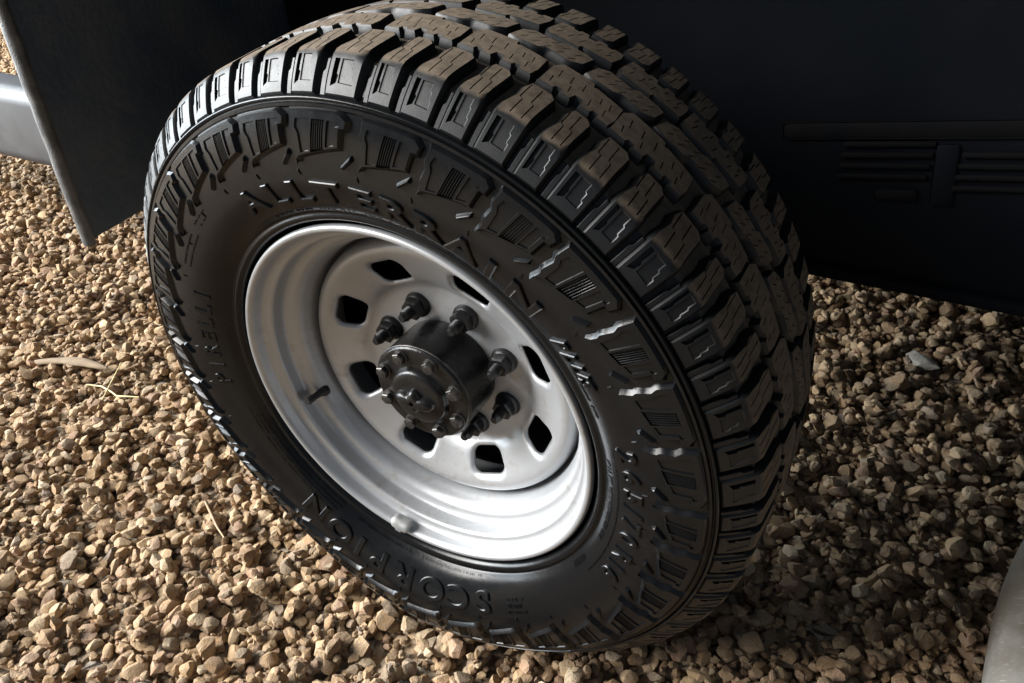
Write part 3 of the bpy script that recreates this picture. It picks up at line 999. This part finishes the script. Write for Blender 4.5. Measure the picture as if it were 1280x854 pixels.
def build_small():
    # valve stem through the rim wall, leaning outwards and in
    V, F = lathe_z([(0.0075, -0.004), (0.0078, 0.001), (0.0062, 0.004), (0.0046, 0.008), (0.0042, 0.020), (0.0050, 0.0205), (0.0050, 0.029), (0.0040, 0.0305)], 24)
    o = link("valve_stem", mesh("valve_stem", V, F, 35), M_VALVE, rim)
    p = Vector(polar(-68.0, 0.1875, -0.0480))
    t = Vector(polar(-69.5, 0.1860, -0.0180))
    o.matrix_local = Matrix.Translation(p) @ (t - p).to_track_quat('Z', 'Y').to_matrix().to_4x4()
    # balance weight clipped over the rim edge
    bm = bmesh.new()
    n = 10
    secs = []
    sec = [(0.2070, -0.0112), (0.2060, -0.0060), (0.2080, 0.0010), (0.2125, 0.0050), (0.2160, 0.0055), (0.2155, 0.0032), (0.2128, -0.0005), (0.2100, -0.0090)]
    for i in range(n + 1):
        th = -14.8 + 7.6 * i / n
        e = 1 - abs(2 * i / n - 1) ** 6 * 0.45
        cr = sum(q[0] for q in sec) / len(sec); cd = sum(q[1] for q in sec) / len(sec)
        secs.append([bm.verts.new(tuple(polar(th, cr + (r - cr) * e - 0.0026, cd + (d - cd) * e + 0.0036))) for r, d in sec])
    for a, b in zip(secs[:-1], secs[1:]):
        for j in range(len(sec)): bm.faces.new((a[j], a[(j + 1) % len(sec)], b[(j + 1) % len(sec)], b[j]))
    bm.faces.new(secs[0]); bm.faces.new(secs[-1][::-1])
    # clip over the lip
    clip = []
    csec = [(0.2120, 0.0050), (0.2160, 0.0062), (0.2205, 0.0056), (0.2240, 0.0005), (0.2228, -0.0005), (0.2200, 0.0042), (0.2160, 0.0048), (0.2125, 0.0036)]
    for th in (-12.6, -10.4):
        clip.append([bm.verts.new(tuple(polar(th, r, d + 0.0016))) for r, d in csec])
    for j in range(len(csec)): bm.faces.new((clip[0][j], clip[0][(j + 1) % len(csec)], clip[1][(j + 1) % len(csec)], clip[1][j]))
    bm.faces.new(clip[0]); bm.faces.new(clip[1][::-1])
    bmesh.ops.recalc_face_normals(bm, faces=bm.faces)
    me = bpy.data.meshes.new("balance_weight"); bm.to_mesh(me); bm.free()
    me.shade_smooth(); me.set_sharp_from_angle(angle=RAD(45))
    link("balance_weight", me, M_WEIGHT, rim)
build_small()

# ------------------------------------------------------------------ mud flap, arch liner, rail, step
def rbox(name, lo, hi, mat, parent=None, bev=0.004, seg=3, mtx=None):
    bm = bmesh.new()
    bmesh.ops.create_cube(bm, size=1.0)
    lo = Vector(lo); hi = Vector(hi)
    c = (lo + hi) / 2; d = hi - lo
    for v in bm.verts: v.co = Vector((v.co.x * d.x, v.co.y * d.y, v.co.z * d.z))
    bmesh.ops.bevel(bm, geom=list(bm.edges), offset=bev, segments=seg, profile=0.5, affect='EDGES')
    me = bpy.data.meshes.new(name); bm.to_mesh(me); bm.free()
    me.shade_smooth(); me.set_sharp_from_angle(angle=RAD(40))
    o = link(name, me, mat, parent)
    o.location = c
    if mtx is not None: o.matrix_local = mtx @ Matrix.Translation(c)
    return o

def build_flap():
    root = empty("mud_flap", (-0.5, 0.2, 0.47))
    tag(root, "black rubber mud flap hanging behind the tyre with a worn pale edge", "mud flap")
    # sheet with a slight sag, outer edge irregular
    rng = random.Random(8)
    nz, ny = 40, 16
    outer = []
    for j in range(nz + 1):
        f = j / nz
        z = 0.467 + (1.25 - 0.467) * f
        y = 0.018 + 0.021 * min(f * 0.783 / 0.286, 1) + 0.0015 * math.sin(f * 40) * rng.random() + rng.uniform(-0.0007, 0.0007)
        outer.append((y, z))
    V, F = [], []
    for side, x in ((0, -0.5), (1, -0.508)):
        for j, (y0, z) in enumerate(outer):
            for i in range(ny + 1):
                y = y0 + (0.47 - y0) * i / ny
                zz = z + (0.022 * (i / ny) if j == 0 else 0)
                V.append((x + 0.004 * math.sin(3 * y + 5 * z), y, zz))
    st = (nz + 1) * (ny + 1)
    for j in range(nz):
        for i in range(ny):
            a = j * (ny + 1) + i
            F.append((a, a + 1, a + ny + 2, a + ny + 1))
            F.append((st + a, st + a + ny + 1, st + a + ny + 2, st + a + 1))
    for i in range(ny):
        F.append((i, st + i, st + i + 1, i + 1))
    for j in range(nz):
        a = j * (ny + 1); b = a + ny + 1
        F.append((a, b, st + b, st + a))
    me = mesh("flap_sheet", V, F, 40)
    link("flap_sheet", me, M_FLAP, root, tuple(-c for c in root.location))
    # rolled edge strip
    V, F = [], []
    n = 12
    for j, (y0, z) in enumerate(outer):
        for i in range(n):
            a = 2 * math.pi * i / n
            V.append((-0.504 + 0.0095 * math.cos(a) + 0.004 * math.sin(3 * y0 + 5 * z), y0 - 0.002 + 0.0072 * math.sin(a) + rng.uniform(-.0004, .0004), z - (0.006 if j == 0 else 0)))
    for j in range(nz):
        for i in range(n):
            a = j * n + i; b = j * n + (i + 1) % n
            F.append((a, b, b + n, a + n))
    F.append(tuple(range(n)))
    link("edge_strip", mesh("edge_strip", V, F, 40), M_FLAPEDGE, root, tuple(-c for c in root.location))
build_flap()

def build_liner():
    root = empty("wheel_arch_liner", (0.4, 0.46, 0.379))
    tag(root, "dark plastic wheel arch liner with faint ribs behind the tyre", "arch liner")
    inv = Matrix.Translation(-Vector(root.location))
    rbox("back_panel", (-0.50, 0.45, 0.379), (1.6, 0.47, 1.25), M_PANEL, root, 0.006, 3, inv)
    rbox("arch_top", (-0.52, -0.02, 1.25), (1.6, 0.47, 1.27), M_PANEL, root, 0.006, 3, inv)
    # ribbed band: two groups of ridges with an upright strap between
    def tilt(x, z): return Matrix.Translation((x, 0, z)) @ Matrix.Rotation(RAD(-8.0), 4, 'Y') @ Matrix.Translation((-x, 0, -z))
    for k, z in enumerate((0.560, 0.547, 0.534, 0.521)):
        rbox("rib", (0.34, 0.4455, z - 0.003), (0.435, 0.4505, z + 0.003), M_PANELD, root, 0.0018, 2, inv @ tilt(0.39, z))
        rbox("rib", (0.462, 0.4455, z + 0.004), (0.60, 0.4505, z + 0.010), M_PANELD, root, 0.0018, 2, inv @ tilt(0.53, z))
    rbox("strap", (0.437, 0.4470, 0.495), (0.460, 0.4505, 0.568), M_PANEL, root, 0.003, 2, inv @ tilt(0.45, 0.55))
    rbox("ridge", (0.27, 0.4465, 0.575), (0.62, 0.4505, 0.595), M_PANELD, root, 0.004, 2, inv @ tilt(0.45, 0.58))
    rbox("lower_pad", (0.385, 0.4455, 0.492), (0.43, 0.4505, 0.506), M_PANELD, root, 0.004, 2, inv @ tilt(0.39, 0.5))
    rbox("shade_floor_pan", (-1.25, 0.47, 0.56), (1.6, 1.9, 0.60), M_PANEL, root, 0.01, 2, inv)  # unseen underbody floor, added and sized to keep high light off the gravel
    rbox("chassis_rail", (-1.2, 0.50, 0.46), (1.6, 0.58, 0.56), M_PANEL, root, 0.01, 2, inv)
    rbox("bottom_flange", (-0.05, 0.436, 0.379), (1.6, 0.4505, 0.394), M_PANEL, root, 0.004, 2, inv)
build_liner()

def build_rail():
    root = empty("metal_rail", (-1.6, 0.46, 0.25))
    tag(root, "grey painted metal rail low over the gravel beyond the mud flap", "rail")
    inv = Matrix.Translation(-Vector(root.location))
    rbox("rail_beam", (-2.6, 0.45, 0.245), (-0.95, 0.56, 0.435), M_RAIL, root, 0.034, 6, inv)
    rbox("bracket", (-1.12, 0.47, 0.30), (-1.04, 0.54, 1.2), M_PANEL, root, 0.006, 2, inv)
    rbox("bracket", (-2.42, 0.47, 0.30), (-2.34, 0.54, 1.2), M_PANEL, root, 0.006, 2, inv)
build_rail()

def step_mat():
    m, nt, b = new_mat("scuffed_pale_plastic")
    g = NT(nt); co = g.obj()
    n1 = g.noise(co, 12, 6)
    mp = g.n("ShaderNodeMapping"); mp.inputs["Scale"].default_value = (22, 140, 60); mp.inputs["Rotation"].default_value = (0, 0, 0.5); g.l(co, mp.inputs[0])
    sc = g.noise(mp.outputs[0], 2.2, 6, 0.7)
    c = g.mix(g.smooth(n1, 0.35, 0.65), (0.15, 0.135, 0.11), (0.27, 0.265, 0.25))
    c = g.mix(g.math('MULTIPLY', g.smooth(sc, 0.55, 0.72), 0.6), c, (0.46, 0.45, 0.43))
    g.l(c, b.inputs["Base Color"]); b.inputs["Roughness"].default_value = 0.5
    g.l(g.bump(sc, 0.3, 0.001), b.inputs["Normal"])
    return m
def build_step():
    root = empty("side_step", (0.9, 0.12, 0.14))
    tag(root, "scuffed pale grey side step end with rounded corner above the gravel", "side step")
    inv = Matrix.Translation(-Vector(root.location))
    M_STEP = step_mat()
    bm = bmesh.new()
    # rounded-corner slab, drawn from above and swollen at the rim
    out = [tuple(p) for p in spline([(0.80, 0.47), (0.70, 0.42), (0.654, 0.345), (0.632, 0.275), (0.618, 0.200), (0.610, 0.120), (0.606, 0.040), (0.612, -0.020), (0.66, -0.05)], 4)]
    out = out + [(1.25, -0.05), (1.25, 0.47)]
    out = out[::-1]
    rings = []
    ctr = (0.9, 0.14)
    for ins, z in ((0.10, 0.118), (0.02, 0.120), (0.006, 0.128), (0.0, 0.142), (0.0, 0.170), (0.006, 0.186), (0.018, 0.196), (0.035, 0.200), (0.10, 0.202)):
        p = offset_poly(out[::-1], ins)
        rings.append([bm.verts.new((x, y, z)) for x, y in p])
    n = len(out)
    for a, b in zip(rings[:-1], rings[1:]):
        for i in range(n): bm.faces.new((a[i], a[(i + 1) % n], b[(i + 1) % n], b[i]))
    bm.faces.new(rings[0][::-1]); bm.faces.new(rings[-1])
    bmesh.ops.recalc_face_normals(bm, faces=bm.faces)
    me = bpy.data.meshes.new("step_body"); bm.to_mesh(me); bm.free()
    me.shade_smooth(); me.set_sharp_from_angle(angle=RAD(45))
    o = link("step_body", me, M_STEP, root); o.matrix_local = inv
    rbox("bracket", (1.0, 0.10, 0.195), (1.06, 0.45, 0.225), M_PANEL, root, 0.005, 2, inv)
    rbox("bracket", (1.02, 0.40, 0.21), (1.06, 0.449, 0.60), M_PANEL, root, 0.005, 2, inv)
build_step()

# ------------------------------------------------------------------ litter on the gravel
def tube(name, pts, radii, mat, n=8, parent=None):
    V, F = [], []
    P = [Vector(p) for p in pts]
    for i, p in enumerate(P):
        t = (P[min(i + 1, len(P) - 1)] - P[max(i - 1, 0)]).normalized()
        a = t.cross(Vector((0, 0, 1))).normalized(); b = t.cross(a)
        for k in range(n):
            q = 2 * math.pi * k / n
            V.append(tuple(p + (a * math.cos(q) + b * math.sin(q)) * radii[i]))
    for i in range(len(P) - 1):
        for k in range(n):
            a = i * n + k; b = i * n + (k + 1) % n
            F.append((a, b, b + n, a + n))
    F.append(tuple(range(n))[::-1]); F.append(tuple(range(len(V) - n, len(V))))
    return link(name, mesh(name, V, F, 45), mat, parent)

def build_litter():
    # strip of dry bark lying on the stones
    a = np.array([-1.10, 0.115]); b = np.array([-0.93, 0.165])
    n = 16
    d = (b - a) / np.linalg.norm(b - a); q = np.array([-d[1], d[0]])
    z0 = max(gz(*(a + (b - a) * f)) for f in np.linspace(0, 1, 9)) - 0.004
    V, F = [], []
    rng = random.Random(4)
    prof = np.interp(np.linspace(0, 1, n + 1), [0, .06, .3, .55, .72, .88, 1], [0.002, 0.007, 0.0095, 0.012, 0.010, 0.007, 0.002])
    for lay in (0, -0.0028):
        for i in range(n + 1):
            f = i / n
            c = a + (b - a) * f + q * 0.010 * math.sin(f * 3.2)
            for k in range(5):
                u = (k - 2) / 2
                w = prof[i] * (1 + rng.uniform(-.06, .06))
                p = c + q * u * w
                V.append((p[0], p[1], z0 + 0.006 * math.sin(f * 2.6) + 0.004 * (1 - u * u) + lay + rng.uniform(-.0004, .0004)))
    st = 5 * (n + 1)
    for i in range(n):
        for k in range(4):
            e = i * 5 + k
            F.append((e, e + 5, e + 6, e + 1)); F.append((st + e, st + e + 1, st + e + 6, st + e + 5))
        F.append((i * 5, st + i * 5, st + i * 5 + 5, i * 5 + 5)); F.append((i * 5 + 4, i * 5 + 9, st + i * 5 + 9, st + i * 5 + 4))
    o = link("bark_strip", mesh("bark_strip", V, F, 60), M_LEAF)
    tag(o, "curled strip of dry brown bark lying on the sunlit gravel", "bark")
    def on(pts, lift=0.002):
        z = max(gz(x, y) for x, y in pts)
        return [(x, y, z + lift) for x, y in pts]
    p = on([(-0.935, 0.115), (-0.90, 0.125), (-0.865, 0.122), (-0.845, 0.118), (-0.80, 0.135)])
    o = tube("straw_stalk", p, [0.0012, 0.0017, 0.0018, 0.0018, 0.0011], M_STRAW)
    tag(o, "bent yellow straw stalk lying on the gravel", "straw")
    p = on([(-0.845, 0.075), (-0.865, 0.105), (-0.90, 0.155), (-0.925, 0.19)], 0.0005)
    o = tube("straw_stalk", p, [0.0010, 0.0013, 0.0013, 0.0009], M_STRAW)
    tag(o, "thin straight straw stalk lying under the bent yellow one", "straw")
    p = on([(-0.46, -0.005), (-0.43, -0.02), (-0.40, -0.035), (-0.375, -0.045)], 0.001)
    o = tube("twig", p, [0.0016, 0.0022, 0.0020, 0.0012], M_TWIG)
    tag(o, "short dry twig on the gravel beside the tyre", "twig")
    # one long pale stone in the shade
    V, F = PROTOS[3]
    P = V * np.array([0.036, 0.017, 0.012])
    me = mesh("pale_stone", P, [tuple(int(i) for i in f) for f in F], 24)
    at = me.attributes.new("tint", 'FLOAT_COLOR', 'POINT')
    at.data.foreach_set("color", np.tile([0.46, 0.43, 0.37, 1.0], len(V)).astype(np.float32))
    o = link("pale_stone", me, M_STONE)
    o.location = (0.526, 0.865, gz(0.526, 0.865) + 0.006)
    o.rotation_euler = (0.15, 0.1, RAD(-20))
    tag(o, "long pale stone lying on the shaded gravel behind the tyre", "stone")
build_litter()
